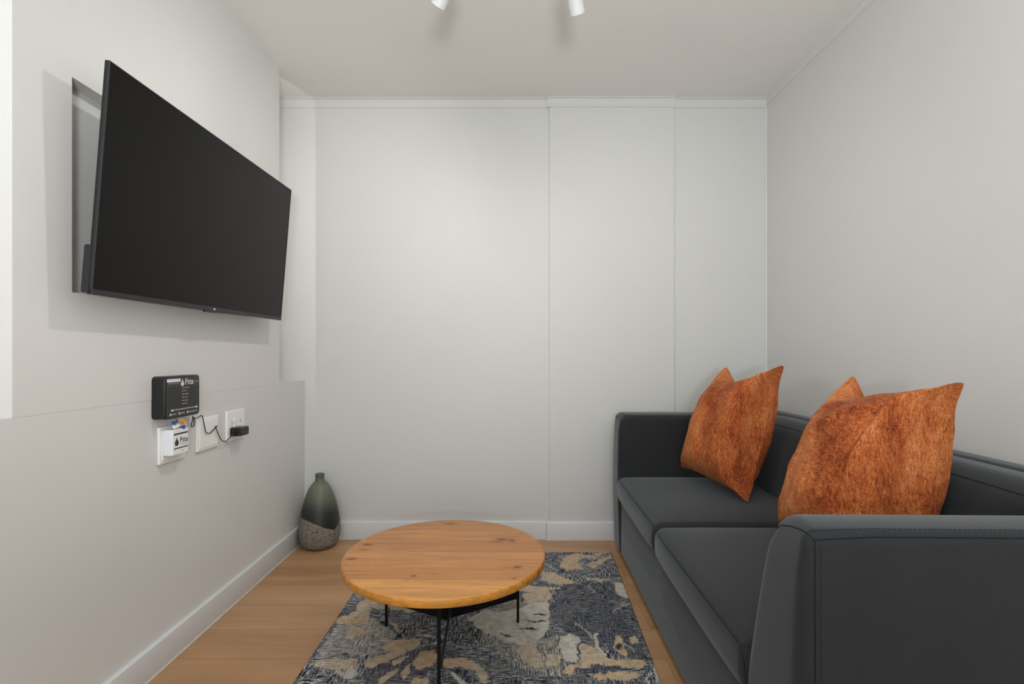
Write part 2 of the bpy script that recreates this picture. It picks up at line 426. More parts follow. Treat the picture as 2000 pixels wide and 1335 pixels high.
# ================================================================== RUG
rug = thing('area_rug', 'distressed abstract leaf rug in navy, charcoal, cream and tan under the round table', 'rug', (0, 1.75, 0))
POLY = []
def P8(col, worn, pts): POLY.append((lin(col)[:3], worn, [(560+0.38*x, 1060+0.38*y) for x, y in pts]))
TAN = (204, 176, 140); CRM = (208, 199, 186); CH = (58, 62, 74); MIXC = (128, 120, 112); PT = (196, 176, 148); DK = (34, 37, 46)
P8(CH, .7, [(1330,40),(1460,40),(1400,70),(1380,120),(1330,110)])
P8(TAN, .25, [(1395,112),(1430,70),(1480,48),(1540,60),(1495,95),(1525,128),(1440,137)])
P8(PT, .4, [(1500,75),(1600,45),(1655,42),(1560,80)])
P8(TAN, .3, [(1545,112),(1600,80),(1662,62),(1668,78),(1600,105),(1570,128)])
P8(PT, .35, [(1310,140),(1370,150),(1440,180),(1490,212),(1450,220),(1370,205),(1300,190)])
P8(TAN, .3, [(1400,165),(1470,190),(1498,218),(1440,212)])
P8(PT, .5, [(1500,165),(1620,185),(1690,190),(1600,200)])
P8(CRM, .1, [(1685,205),(1722,198),(1745,228),(1755,275),(1722,272),(1690,255)])
P8(CH, .35, [(1430,210),(1560,200),(1680,215),(1690,260),(1730,290),(1600,300),(1480,285),(1380,250)])
P8(PT, .35, [(1205,262),(1260,240),(1330,236),(1368,252),(1362,285),(1300,318),(1230,322)])
P8(MIXC, .6, [(1090,300),(1180,280),(1225,300),(1180,370),(1100,380),(1060,350)])
P8(CRM, .12, [(930,385),(1010,345),(1110,352),(1200,330),(1250,300),(1345,305),(1350,360),(1345,420),(1330,470),(1290,505),(1200,520),(1120,500),(1060,480),(1000,440)])
P8(DK, .0, [(1262,362),(1300,358),(1335,366),(1300,370)])
P8(DK, .0, [(1205,388),(1270,392),(1335,402),(1270,405)])
P8(DK, .3, [(1165,428),(1210,432),(1295,442),(1240,448)])
P8(DK, .3, [(1080,448),(1120,462),(1175,482),(1120,476)])
P8(CH, .28, [(1340,330),(1370,295),(1460,280),(1560,275),(1660,300),(1720,340),(1770,400),(1810,480),(1850,590),(1780,598),(1700,560),(1640,528),(1560,498),(1470,470),(1400,420),(1355,385)])
P8((82,82,88), .25, [(1345,345),(1400,305),(1500,300),(1560,330),(1480,360),(1440,420),(1390,412),(1355,380)])
P8(DK, .5, [(1480,245),(1560,235),(1620,250),(1590,280),(1500,280)])
P8(CRM, .12, [(1415,480),(1460,462),(1500,482),(1515,520),(1500,600),(1455,612),(1410,590),(1390,540)])
P8(DK, .3, [(1495,500),(1512,505),(1498,610),(1486,605)])
P8(PT, .2, [(1515,505),(1560,520),(1600,545),(1650,592),(1560,600),(1500,612)])
P8(TAN, .25, [(1430,640),(1500,605),(1620,590),(1740,592),(1830,600),(1848,618),(1800,640),(1700,640),(1560,625),(1490,640),(1460,675),(1430,665)])
P8(CH, .3, [(1480,640),(1560,622),(1700,628),(1790,640),(1740,655),(1600,655),(1500,660)])
P8(TAN, .25, [(1560,668),(1700,660),(1800,656),(1830,668),(1800,690),(1700,700),(1600,696)])
P8(CRM, .1, [(1578,460),(1592,455),(1600,500),(1625,545),(1640,580),(1610,560),(1584,520)])
P8(TAN, .1, [(1684,478),(1705,470),(1722,500),(1738,545),(1742,582),(1715,572),(1690,540)])
P8(DK, .0, [(1690,510),(1722,500),(1730,530),(1700,545)])
P8(TAN, .5, [(1755,480),(1790,475),(1805,500),(1775,512)])
P8(CRM, .3, [(1885,615),(1912,640),(1935,700),(1945,724),(1900,724),(1884,670)])
P8(MIXC, 1.0, [(990,440),(1120,500),(1200,520),(1300,500),(1400,470),(1410,600),(1420,680),(1300,660),(1200,640),(1080,560),(1000,500)])
P8(PT, .3, [(1180,540),(1240,500),(1290,520),(1305,580),(1340,640),(1290,632),(1230,600),(1190,575)])
P8(PT, .35, [(1330,560),(1400,570),(1410,620),(1350,630)])
P8(DK, .8, [(820,420),(980,420),(1000,460),(985,520),(840,530)])
P8(CH, .8, [(440,330),(760,360),(960,400),(990,440),(760,450),(600,430),(520,400),(430,380)])
P8(DK, .8, [(560,410),(780,420),(800,520),(720,540),(600,500)])
P8((150,142,132), 1.0, [(300,370),(440,380),(520,430),(560,470),(500,560),(400,580),(300,560),(200,590),(160,560),(240,450)])
P8(TAN, .4, [(270,375),(340,365),(420,372),(400,405),(330,415),(255,410)])
P8(TAN, .6, [(330,430),(410,420),(440,450),(380,475),(310,490)])
P8(TAN, .2, [(505,540),(530,500),(600,482),(670,490),(690,515),(640,545),(590,545),(560,565)])
P8(PT, .2, [(395,605),(480,570),(590,535),(640,535),(560,580),(440,640),(400,635)])
P8((72,70,80), .3, [(600,560),(680,530),(800,540),(900,560),(880,600),(700,660),(560,720),(400,724),(400,660),(520,600)])
P8(TAN, .15, [(655,618),(668,575),(700,552),(760,548),(795,575),(770,600),(745,630),(700,645),(668,645)])
P8(TAN, .15, [(540,598),(620,572),(580,612),(530,625)])
P8(TAN, .15, [(588,680),(610,625),(640,612),(625,660),(600,695)])
P8(PT, .2, [(470,700),(520,665),(575,640),(560,670),(500,712),(470,724)])
P8(TAN, .25, [(800,595),(860,585),(930,600),(985,640),(960,650),(900,640),(830,640),(800,630)])
P8(PT, .35, [(930,600),(1010,640),(1050,690),(1050,724),(1010,724),(980,660)])
P8(CRM, .2, [(835,655),(880,672),(910,700),(925,724),(890,724),(870,690)])
P8(TAN, .3, [(650,690),(730,690),(740,724),(640,724)])
P8(PT, .6, [(130,610),(240,590),(360,590),(370,640),(260,650),(150,640)])
P8(CRM, .5, [(240,660),(340,640),(380,680),(300,700)])
P8(DK, 1.0, [(60,640),(160,630),(240,690),(180,724),(30,724)])
P8(DK, .7, [(1030,690),(1400,690),(1420,724),(1030,724)])
def to_floor(px, py):
    d = 998.0/(py-690); return ((px-1000)/1000*d, d)
FP = [(np.array(c), wn, np.array([to_floor(*p) for p in pts])) for c, wn, pts in POLY]
# the part of the rug hidden in the photograph gets the same kind of leaves
r2 = np.random.RandomState(5)
for k in range(46):
    cx, cy = r2.uniform(-.62, .46), r2.uniform(1.0, 1.5)
    if k % 3 == 0: cx, cy = r2.uniform(-.6, .1), r2.uniform(1.95, 2.56)
    a = r2.uniform(0, math.pi); L, W_ = r2.uniform(.05, .16), r2.uniform(.015, .05)
    th = np.linspace(0, 2*math.pi, 14)[:-1]
    ex, ey = L*np.cos(th), W_*np.sin(th)
    pts = np.stack([cx + ex*math.cos(a) - ey*math.sin(a), cy + ex*math.sin(a) + ey*math.cos(a)], 1)
    col = [TAN, CRM, CH, PT, DK, MIXC][k % 6]
    FP.insert(0, (np.array(lin(col)[:3]), .4, pts))
def rug_mesh():
    ny, nx = 400, 290; y0, y1 = 0.98, 2.584
    ys = np.linspace(y0, y1, ny+1); us = np.linspace(0, 1, nx+1)
    U, Y = np.meshgrid(us, ys)
    xl = -0.6675 + (Y-1.55)*0.004; xr = 0.454 + (Y-1.55)*0.0474
    X = xl + U*(xr-xl)
    # smooth value noise for warping and ground
    def vnoise(x, y, s, seed):
        rs = np.random.RandomState(seed); G = rs.rand(128, 128)
        gx, gy = x*s+31.7, y*s+17.3; ix, iy = np.floor(gx).astype(int), np.floor(gy).astype(int); fx, fy = gx-ix, gy-iy
        fx, fy = fx*fx*(3-2*fx), fy*fy*(3-2*fy)
        g = lambda a, b: G[a % 128, b % 128]
        return (g(ix,iy)*(1-fx)+g(ix+1,iy)*fx)*(1-fy) + (g(ix,iy+1)*(1-fx)+g(ix+1,iy+1)*fx)*fy
    wx = (vnoise(X, Y, 60, 1)-.5)*.010 + (vnoise(X, Y, 170, 2)-.5)*.007 + (vnoise(X, Y, 18, 3)-.5)*.012
    wy = (vnoise(X, Y, 60, 4)-.5)*.014 + (vnoise(X, Y, 170, 5)-.5)*.009 + (vnoise(X, Y, 18, 6)-.5)*.014
    QX, QY = X+wx, Y+wy
    a = (vnoise(X, Y, 9, 7)*.5 + vnoise(X, Y, 28, 8)*.3 + vnoise(X, Y, 90, 9)*.2)[..., None]
    navy, grey = np.array(lin((34, 42, 60))[:3]), np.array(lin((84, 86, 92))[:3])
    t = np.clip((a-.38)/.24, 0, 1); col = navy*(1-t) + grey*t
    worn = 0.55 + 0.45*np.clip((vnoise(X, Y, 6, 10)-.3)/.4, 0, 1)
    for c, wn, poly in FP:
        n = len(poly); ins = np.zeros(QX.shape, bool); j = n-1
        for i in range(n):
            xi, yi = poly[i]; xj, yj = poly[j]
            cond = ((yi > QY) != (yj > QY)) & (QX < (xj-xi)*(QY-yi)/((yj-yi)+1e-12)+xi)
            ins ^= cond; j = i
        v = (0.82 + 0.36*vnoise(X, Y, 75, 11))[ins][:, None]
        col[ins] = np.clip(c*v, 0, 1); worn[ins] = wn
    # thin pale vein lines
    rs = np.random.RandomState(3)
    for k in range(34):
        cx, cy = rs.uniform(-.6, .5), rs.uniform(1.0, 2.55); R_ = rs.uniform(.03, .14); a0 = rs.uniform(0, 6.28); sp = rs.uniform(.8, 2.2); sq = rs.uniform(.4, 1.3)
        rad = np.sqrt((QX-cx)**2 + ((QY-cy)*sq)**2); an = (np.arctan2(QY-cy, QX-cx)-a0) % 6.283
        m = (np.abs(rad-R_) < .0022) & (an < sp)
        col[m] = np.array(lin((186, 178, 164))[:3])
    Z = np.full_like(X, 0.010)
    e = np.minimum.reduce([U*(xr-xl), (1-U)*(xr-xl), Y-y0, y1-Y]); Z -= 0.004*np.clip(1-e/0.006, 0, 1)**2
    top = np.stack([X, Y-1.75, Z], -1).reshape(-1, 3)
    idx = np.arange((ny+1)*(nx+1)).reshape(ny+1, nx+1)
    F = np.stack([idx[:-1,:-1], idx[:-1,1:], idx[1:,1:], idx[1:,:-1]], -1).reshape(-1, 4).tolist()
    # skirt down to the floor
    rim = list(idx[0,:]) + list(idx[1:,-1]) + list(idx[-1,-2::-1]) + list(idx[-2:0:-1,0])
    base = len(top); low = top[rim].copy(); low[:,2] = 0.0005
    V = np.concatenate([top, low])
    m = len(rim)
    for i in range(m): F.append([int(rim[i]), int(base+i), int(base+(i+1) % m), int(rim[(i+1) % m])])
    F.append([base+i for i in range(m)])
    me = bpy.data.meshes.new('rug_pile'); me.from_pydata(V.tolist(), [], F); me.update()
    ca = me.color_attributes.new('col', 'FLOAT_COLOR', 'POINT'); me.attributes.new('worn', 'FLOAT', 'POINT'); ca = me.color_attributes['col']; wa = me.attributes['worn']
    cc = np.ones((len(V), 4)); cc[:base,:3] = col.reshape(-1,3); cc[base:,:3] = (0.03,0.035,0.05)
    ca.data.foreach_set('color', cc.ravel()); ww = np.zeros(len(V)); ww[:base] = np.clip(0.16+worn.ravel()*0.9, 0, 1); wa.data.foreach_set('value', ww)
    return me
link('rug_pile', rug_mesh(), M['rug'], rug)

# ================================================================== COFFEE TABLE
TX, TY, TR, TZ = -0.2285, 1.757, 0.341, 0.33
table = thing('coffee_table', 'round knotty pine coffee table with thin black metal legs standing on the rug', 'coffee table', (TX, TY, 0.0))
def table_top():
    nr, na = 90, 220; V = []; F = []; th = 0.027
    prof = [(TR*i/nr, TZ) for i in range(nr-1)] + [(TR-0.004, TZ), (TR-0.0015, TZ-0.001), (TR, TZ-0.004), (TR, TZ-th+0.003), (TR-0.003, TZ-th)]
    V.append((0,0,TZ)); 
    for r, z in prof[1:]:
        for k in range(na): a = 2*math.pi*k/na; V.append((r*math.cos(a), r*math.sin(a), z))
    V.append((0,0,TZ-th))
    for k in range(na): F.append((0, 1+k, 1+(k+1) % na))
    for i in range(len(prof)-2):
        for k in range(na):
            a = 1+i*na; b = a+na; F.append((a+k, b+k, b+(k+1) % na, a+(k+1) % na))
    a = 1+(len(prof)-2)*na; e = len(V)-1
    for k in range(na): F.append((a+k, e, a+(k+1) % na))
    me = bpy.data.meshes.new('tabletop'); me.from_pydata(V, [], F); me.update()
    ca = me.color_attributes.new('col', 'FLOAT_COLOR', 'POINT')
    # glued boards running across, seen tone per board
    edges = [-0.35, -0.215, -0.10, 0.0, 0.105, 0.215, 0.35]
    tones = [(222,160,88), (204,142,82), (208,148,90), (198,138,82), (202,144,88), (186,134,84)]
    knots = []
    def K(px, py, rx, ry, dark=1.0):
        d = (CAMZ-TZ)*1000/(py-690); knots.append(((px-1000)/1000*d-TX, d-TY, rx, ry, dark))
    K(880,1022,.022,.007); K(718,1063,.016,.008); K(712,1073,.02,.006,.7); K(686,1091,.016,.007); K(980,1053,.022,.010); K(1000,1055,.012,.012,.9); K(970,1058,.02,.006,.6)
    K(1010,1107,.012,.008); K(988,1107,.012,.004,.5); K(1004,1129,.006,.005); K(808,1124,.007,.006); K(848,1121,.016,.003,.5); K(990,1119,.012,.003,.4); K(793,1132,.006,.004,.3)
    data = []
    for v in V:
        x, y, z = v; s = 0.0012*math.sin(x*9)
        b = 0
        while b < 5 and y+s > edges[b+1]: b += 1
        c = np.array(lin(tones[b])[:3])
        # long growth rings
        wv = noise.noise(Vector((x*2.2+b*5, y*26+b*3, 0.3)))*0.22 + noise.noise(Vector((x*1.1, y*9, b*2.0)))*0.2
        ry = 0.5+0.5*math.sin((y*150 + 6*noise.noise(Vector((x*3, y*5, b))))) 
        c = c*(1+wv*0.7)*(0.96+0.06*ry)
        de = min(abs(y+s-e_) for e_ in edges)
        if z > TZ-0.002:
            if de < 0.0016: c *= 0.80
            # golden figured strip near the far third
            g = math.exp(-((y-0.135-0.012*math.sin(x*14))/0.016)**2)
            if g > .05: c = c*(1-g*.45) + np.array(lin((206,132,66))[:3])*g*.45*(0.7+0.5*noise.noise(Vector((x*10, y*120, 3))))
        else:
            c = np.array(lin((232,160,66))[:3])*(1+0.25*noise.noise(Vector((x*4, y*4+b, z*200)))) 
            an = math.atan2(y, x)
            if abs(an+0.42) < 0.035: c *= 0.55
            if abs(an+0.62) < 0.014: c *= 0.75
            if -2.35 < an < -1.9: c *= 0.9+0.1*math.sin(an*230)
        for kx, ky, rx, ry_, dk in knots:
            q = ((x-kx)/rx)**2 + ((y-ky)/ry_)**2
            if z > TZ-0.03 and q < 9:
                k = math.exp(-q*0.9)*dk; ring = 0.22*math.exp(-q*.28)*(0.5+0.5*math.cos(q*3.0))*dk
                c = c*(1-min(1, k*1.0+ring)) + np.array(lin((66,32,16))[:3])*min(1, k*1.0+ring)
        data += [*np.clip(c, 0, 1), 1]
    ca.data.foreach_set('color', data)
    o = link('tabletop', me, M['table_wood'], table, True); me.set_sharp_from_angle(angle=math.radians(50))
    o['label'] = 'pine tabletop of glued boards with dark knots'
table_top()
def flat_bar(name, a, b, w_, t_, mat, par):
    """rectangular bar from a to b"""
    a, b = Vector(a), Vector(b); d, u, v = frame_axes(b-a); bm = bmesh.new()
    rs = [[bm.verts.new(p + u*sx*w_/2 + v*sy*t_/2) for sx, sy in ((-1,-1),(1,-1),(1,1),(-1,1))] for p in (a, b)]
    for i in range(4): bm.faces.new((rs[0][i], rs[0][(i+1) % 4], rs[1][(i+1) % 4], rs[1][i]))
    bm.faces.new(rs[0]); bm.faces.new(rs[1]); return obj(name, bm, mat, par)
RT = 0.0102
feet = [(-0.461-TX, 1.88-TY), (0.022-TX, 1.908-TY), (-0.2105-TX, 1.477-TY)]
for fx, fy in feet:
    flat_bar('leg', (fx, fy, RT), (fx, fy, TZ-0.027), 0.0095, 0.0095, M['black_metal'], table)
# black plates from the rear legs to the middle of the frame
for fx, fy in feet[:2]:
    bm = bmesh.new(); d = Vector((fx, fy, 0)).normalized(); n_ = Vector((-d.y, d.x, 0))*0.0015
    pts = [Vector((0,0,.098)), Vector((fx,fy,.098)), Vector((fx,fy,TZ-.027)), Vector((0,0,TZ-.027))]
    A_ = [bm.verts.new(p+n_) for p in pts]; B_ = [bm.verts.new(p-n_) for p in pts]
    bm.faces.new(A_); bm.faces.new(B_)
    for i in range(4): bm.faces.new((A_[i], A_[(i+1) % 4], B_[(i+1) % 4], B_[i]))
    obj('frame_plate', bm, M['black_metal'], table)
flat_bar('brace', (feet[2][0]+0.004, feet[2][1]+0.004, 0.105), (-0.2035-TX, 1.72-TY, 0.172), 0.008, 0.010, M['dark_metal'], table)
flat_bar('brace', (-0.2035-TX, 1.72-TY, 0.17), (-0.200-TX, 1.745-TY, TZ-0.027), 0.008, 0.010, M['dark_metal'], table)

# ================================================================== VASE
vase = tag(link('vase', bpy.data.meshes.new('vase'), M['vase']), 'tall stoneware bottle vase with diagonal dark glaze standing in the far left corner', 'vase')
def vase_mesh():
    pts = [(0,0),(.045,0),(.060,.002),(.078,.012),(.092,.030),(.0995,.055),(.1035,.085),(.1025,.115),(.099,.145),(.094,.175),(.088,.205),(.080,.238),(.070,.270),(.058,.300),(.045,.322),(.033,.336),(.0255,.343),(.0228,.350),(.0222,.360),(.0225,.374),(.0235,.379),(.0225,.3815),(.018,.381),(.017,.370),(.018,.345),(.03,.325),(0,.30)]
    sm = []
    for i in range(len(pts)-1):
        sm.append(pts[i])
    sm.append(pts[-1])
    body = catmull([(a,0,b) for a, b in pts[2:18]], 4)
    prof = pts[:2] + [(p.x, p.z) for p in body] + pts[18:]
    bm = lathe(bmesh.new(), prof, 72); bmesh.ops.recalc_face_normals(bm, faces=bm.faces); bm.to_mesh(vase.data); bm.free()
    for p in vase.data.polygons: p.use_smooth = True
vase_mesh(); vase.location = (-1.006, 2.68, 0.0); vase.rotation_euler = (0, 0, math.radians(20.6))

# ================================================================== SOFA
SF = thing('sofa', 'charcoal grey two seater fabric sofa with square arms along the right wall', 'sofa', (0.4965, 0.87, 0), -math.atan(0.0195))
SL, SD = 1.80, 0.842
AT = 0.705       # arm height
def arm_deform(near):
    def f(p, q):
        # arm thickens towards the floor on its inner side; top crowned
        tt = max(0.0, (AT - p.z)/AT)
        inner = (q.y+1)/2 if near else (1-q.y)/2
        s = 1 if near else -1
        p.y += s*inner*((0.125*min(1, tt*1.5)-0.030) if near else (0.035*min(1, tt*1.5)))
        rz_ = max(0.0, (p.z-(AT-0.085))/0.085)
        if q.x < 0: p.x += 0.030*rz_**2.2*inner**0.7*(-q.x)**8
        p.z -= 0.004*rz_*inner**3
        if q.z > 0.9: p.z += 0.006*(1-q.y*q.y)
        # front face leans out slightly at the foot
        if q.x < 0: p.x -= (-q.x)*0.010*math.sin(min(1, tt)*math.pi)
        p.x += 0.0
        # fullness of the sides
        out = (1-inner)
        p.y += -s*out*0.004*(1-q.z*q.z)*(1-q.x*q.x)
        return p
    return f
def far(bm): return bm
near_arm = obj('arm', soft_box(0.0, SD, 0.0, 0.15, 0.02, AT, 0.024, (18, 8, 16), arm_deform(True)), M['fabric'], SF, True)
far_arm = obj('arm', soft_box(0.0, SD, SL-0.15, SL, 0.02, AT, 0.030, (18, 8, 16), arm_deform(False)), M['fabric'], SF, True)
# base under the seat
obj('base', soft_box(0.004, SD-0.05, 0.18, SL-0.155, 0.022, 0.30, 0.02, (8, 16, 4)), M['fabric'], SF, True)
# seat cushions
def seat_f(p, q):
    if q.z > 0: p.z += 0.016*(1-q.x**4)*(1-q.y**4)*q.z
    if q.x < 0: p.x -= 0.010*(1-q.y**4)*(1-q.z*q.z)*(-q.x)
    else: pass
    return p
ymid = 0.925
def seat(y0, y1, x0, name='seat_cushion'):
    def f(p, q):
        p = seat_f(p, q)
        # front lower edge tucks back
        if q.x < -0.7 and q.z < 0: p.x += 0.012*q.z*q.z
        return p
    return obj(name, soft_box(x0, 0.66, y0, y1, 0.285, 0.408, 0.034, (16, 18, 4), f), M['fabric'], SF, True)
c1 = seat(0.185, ymid-0.002, -0.020); c2 = seat(ymid+0.002, SL-0.158, -0.016)
# back frame and back cushions
def back_f(p, q):
    t = (q.z+1)/2
    p.x += -0.05*(1-t)*(1-(q.x+1)/2) if q.x < 0 else 0
    return p
obj('back_frame', soft_box(0.755, SD, 0.02, SL-0.02, 0.03, 0.722, 0.028, (4, 30, 10), back_f), M['fabric'], SF, True)
def backc(y0, y1):
    def f(p, q):
        t = (q.z+1)/2
        p.x -= 0.075*(1-t)                      # leans
        if q.x < 0:
            p.x -= 0.035*(1-q.y**4)*math.sin(math.pi*min(1, max(0, t*0.9+0.05)))*(-q.x)
        if q.z > 0: p.z += 0.012*(1-q.y**4)*q.z
        return p
    return obj('back_cushion', soft_box(0.645, 0.775, y0, y1, 0.40, 0.712, 0.05, (5, 20, 12), f), M['fabric'], SF, True)
b1 = backc(0.165, ymid-0.003); b2 = backc(ymid+0.003, SL-0.158)
# feet
for fx, fy in ((0.05, 0.10), (0.05, SL-0.34), (0.78, 0.10), (0.78, SL-0.12)):
    obj('foot', lathe_foot := box(bmesh.new(), fx-0.02, fx+0.02, fy-0.02, fy+0.02, 0.0, 0.03, 0.003), M['black_plastic'], SF)

# seams: thin piping and rows of stitches sampled on the arm surface
from mathutils.bvhtree import BVHTree
def bvh(o):
    me = o.data; return BVHTree.FromPolygons([v.co[:] for v in me.vertices], [p.vertices[:] for p in me.polygons])
def snap(tree, p, lift=0.0):
    co, n, i, d = tree.find_nearest(Vector(p)); return co + n*lift
def seam(parent_obj, pts, r=0.0012, stitch_off=None, name='seam', lift=-0.0002, gap=0.0085):
    tr = bvh(parent_obj); path = []
    P_ = [Vector(p) for p in pts]
    for a, b in zip(P_[:-1], P_[1:]):
        n = max(2, int((b-a).length/0.008))
        for i in range(n): path.append(snap(tr, a.lerp(b, i/n), lift))
    path.append(snap(tr, P_[-1], lift))
    obj(name, tube(bmesh.new(), path, r, 6), M['seam'], parent_obj, True)
    if stitch_off is not None:
        bm = bmesh.new(); L = 0; off = Vector(stitch_off); acc = 0; last = None
        line = [snap(tr, p+off, 0.0003) for p in path]
        cum = [0]
        for a, b in zip(line[:-1], line[1:]): cum.append(cum[-1]+(b-a).length)
        def at(s):
            for i in range(len(cum)-1):
                if cum[i+1] >= s and cum[i+1] > cum[i]: return line[i].lerp(line[i+1], (s-cum[i])/(cum[i+1]-cum[i]))
            return line[-1]
        s = 0
        while s < cum[-1]-gap:
            tube(bm, [at(s), at(s+gap*0.5)], 0.00055, 5); s += gap
        obj('stitching', bm, M['stitch'], parent_obj)
seam(near_arm, [(0.020, -0.001, 0.06), (0.018, -0.001, 0.30), (0.018, -0.001, AT-0.011)], 0.0013, (0.009, 0, 0))
seam(near_arm, [(0.018, -0.001, AT-0.011), (0.12, 0.002, AT-0.006), (SD-0.05, 0.002, AT-0.007)], 0.0013, (0, 0.012, 0.008))
seam(near_arm, [(0.018, -0.001, AT-0.011), (0.006, 0.030, AT+0.001), (0.004, 0.065, AT-0.004), (0.006, 0.10, AT-0.016), (0.004, 0.125, AT-0.035), (0.0, 0.15, AT-0.08)], 0.0012)
seam(far_arm, [(-0.002, SL-0.19, 0.30), (-0.002, SL-0.15, AT-0.05), (0.002, SL-0.145, AT-0.02), (0.002, SL-0.02, AT-0.015)], 0.0010)
seam(c1, [(0.60, 0.187, 0.400), (0.02, 0.187, 0.394), (-0.016, 0.215, 0.392), (-0.019, ymid-0.03, 0.392)], 0.0010, (0.0, 0, 0.006))
seam(c1, [(-0.019, 0.212, 0.392), (-0.024, 0.19, 0.36), (-0.02, 0.187, 0.30)], 0.0010)
seam(c2, [(-0.008, ymid+0.03, 0.392), (-0.008, SL-0.2, 0.392)], 0.0010, (0.0, 0, 0.006))
for b, y0, y1 in ((b1, 0.19, ymid-0.03), (b2, ymid+0.03, SL-0.19)):
    seam(b, [(0.63, y0, 0.70), (0.63, (y0+y1)/2, 0.705), (0.63, y1, 0.70)], 0.0014)

# ================================================================== CUSHIONS (throw pillows)
def pillow(name, label, TF, TN, BF, BN, thick, seed, sag, sagc, lump):
    """corner points: top far, top near, bottom far, bottom near"""
    TF, TN, BF, BN = map(Vector, (TF, TN, BF, BN))
    cen = (TF+TN+BF+BN)/4
    nrm = ((TN-TF).cross(BF-TF)).normalized()
    if nrm.x > 0: nrm = -nrm                     # towards the seat front
    n = 110; bm = bmesh.new(); G = {}
    wv, hv = (TN-TF), (TF-BF)
    wl, hl = wv.length, hv.length
    def pos(u, v, side):                          # u -1 far .. 1 near, v -1 bottom .. 1 top
        a, b = (u+1)/2, (v+1)/2
        # edges drawn in between the corner ears
        pin = lambda s: 1-abs(s)**4.6
        du = -u*(abs(u)**3)*0.17*pin(v)
        topc = math.exp(-((u-sagc)/0.55)**2)*(1-u**6)
        dv = (-(sag*topc + 0.17*pin(u))*(max(0, v)**2.2)) + (0.075*pin(u)*(max(0, -v)**3))
        dv += 0.0
        p = (BF*(1-a)+BN*a)*(1-b) + (TF*(1-a)+TN*a)*b
        up = hv.normalized(); al = wv.normalized()
        cut = max(0.0, abs(u)+abs(v)-1.86)/0.14
        p = p - (al*math.copysign(1, u) + up*math.copysign(1, v))*0.005*cut*cut
        p = p + al*du*wl*0.5*2*0.5*2 + up*dv*hl*0.5
        e = max(0.0, (1-abs(u)**2.8))*max(0.0, (1-abs(v)**2.8))
        f = e**0.56
        # fill sits low
        f *= (1.0 - 0.20*max(0, v)**2 + 0.05*(-v if v < 0 else 0))
        q = Vector((u*1.9+seed*3, v*1.9, side*2.0+seed))
        wr = noise.noise(q)*0.10 + noise.noise(q*2.3)*0.05
        # creases fanning from the ears
        cr = 0
        for (cu, cv, a0, wd) in ((-1, 1, -0.75, .9), (1, 1, -2.3, 1.0), (1, -1, 2.4, .8), (-1, -1, .8, .8)):
            dx, dy = u-cu, v-cv; rr = math.hypot(dx, dy); an = math.atan2(dy, dx)
            cr += math.sin((an-a0)*9+seed)*math.exp(-rr*1.9)*0.05*wd*min(1, rr*2.2)
        for (lu, lv, la, ll, lw, lh) in lump:
            dx, dy = u-lu, v-lv; s_ = dx*math.cos(la)+dy*math.sin(la); t_ = -dx*math.sin(la)+dy*math.cos(la)
            cr += lh*math.exp(-(s_/ll)**2-(t_/lw)**2)
        fine = noise.noise(Vector((u*14, v*14, seed+side)))*0.010
        T = thick*(f*(1+wr) + (cr+fine)*min(1, e*3.0)) + 0.0035 + 0.012*min(1, max(0.0, abs(u)+abs(v)-1.35)/0.35)*(1-max(abs(u), abs(v))**12)**0.5
        return p + nrm*T*side*(1.0 if side > 0 else 0.80)
    for side in (1, -1):
        for i in range(n+1):
            for j in range(n+1):
                # denser towards the rim
                u = math.sin(math.pi/2*(2*i/n-1)); v = math.sin(math.pi/2*(2*j/n-1))
                G[side, i, j] = bm.verts.new(pos(u, v, side) - cen)
        for i in range(n):
            for j in range(n):
                bm.faces.new((G[side,i,j], G[side,i+1,j], G[side,i+1,j+1], G[side,i,j+1]))
    for i in range(n):
        for (A_, B_) in (((i,0),(i+1,0)), ((i,n),(i+1,n)), ((0,i),(0,i+1)), ((n,i),(n,i+1))):
            bm.faces.new((G[1,A_[0],A_[1]], G[1,B_[0],B_[1]], G[-1,B_[0],B_[1]], G[-1,A_[0],A_[1]]))
    o = obj(name, bm, M['chenille'], None, True); o.location = cen
    return tag(o, label, 'cushion', 'orange chenille cushions on the sofa')
pillow('throw_pillow', 'burnt orange chenille cushion standing right behind the near sofa arm',
       (1.10,1.65,.939), (1.075,1.215,.944), (.855,1.63,.445), (.89,1.19,.440), 0.145, 1.3, 0.20, -0.45,
       [(0.66, -0.1, 1.45, .9, .06, .16), (0.80, 0.0, 1.45, .9, .07, -.16), (0.1, 0.35, 0.55, .5, .10, .10), (-.2, 0.55, .5, .4, .08, -.08), (-.45, -.35, 1.0, .5, .12, -.06)])
pillow('throw_pillow', 'burnt orange chenille cushion on the far seat, nearer the back wall',
       (1.020,2.435,.947), (1.053,1.98,.966), (.808,2.44,.461), (.915,1.99,.430), 0.120, 4.1, 0.20, -0.15,
       [(0.70, -0.1, 1.5, .9, .05, .12), (0.84, -0.1, 1.5, .9, .07, -.14), (-.2, .2, 1.5, .7, .15, .06)])

# ================================================================== TELEVISION
TVS = 1.053
tv = thing('television', 'large black flat screen television tilted downwards on the left wall panel', 'television',
           (-0.9686*TVS, 1.6966*TVS, CAMZ+0.4179*TVS), -0.0158)
TW, TH = 0.965*TVS, 0.556*TVS
tilt = bpy.data.objects.new('tilt', None)
bpy.data.objects.remove(tilt)
RT_ = Matrix.Rotation(math.radians(4.6), 4, 'Y')     # top leans into the room
def tvobj(name, bm, mat, par=None, **k):
    bm.transform(RT_); return obj(name, bm, mat, par or tv, **k)
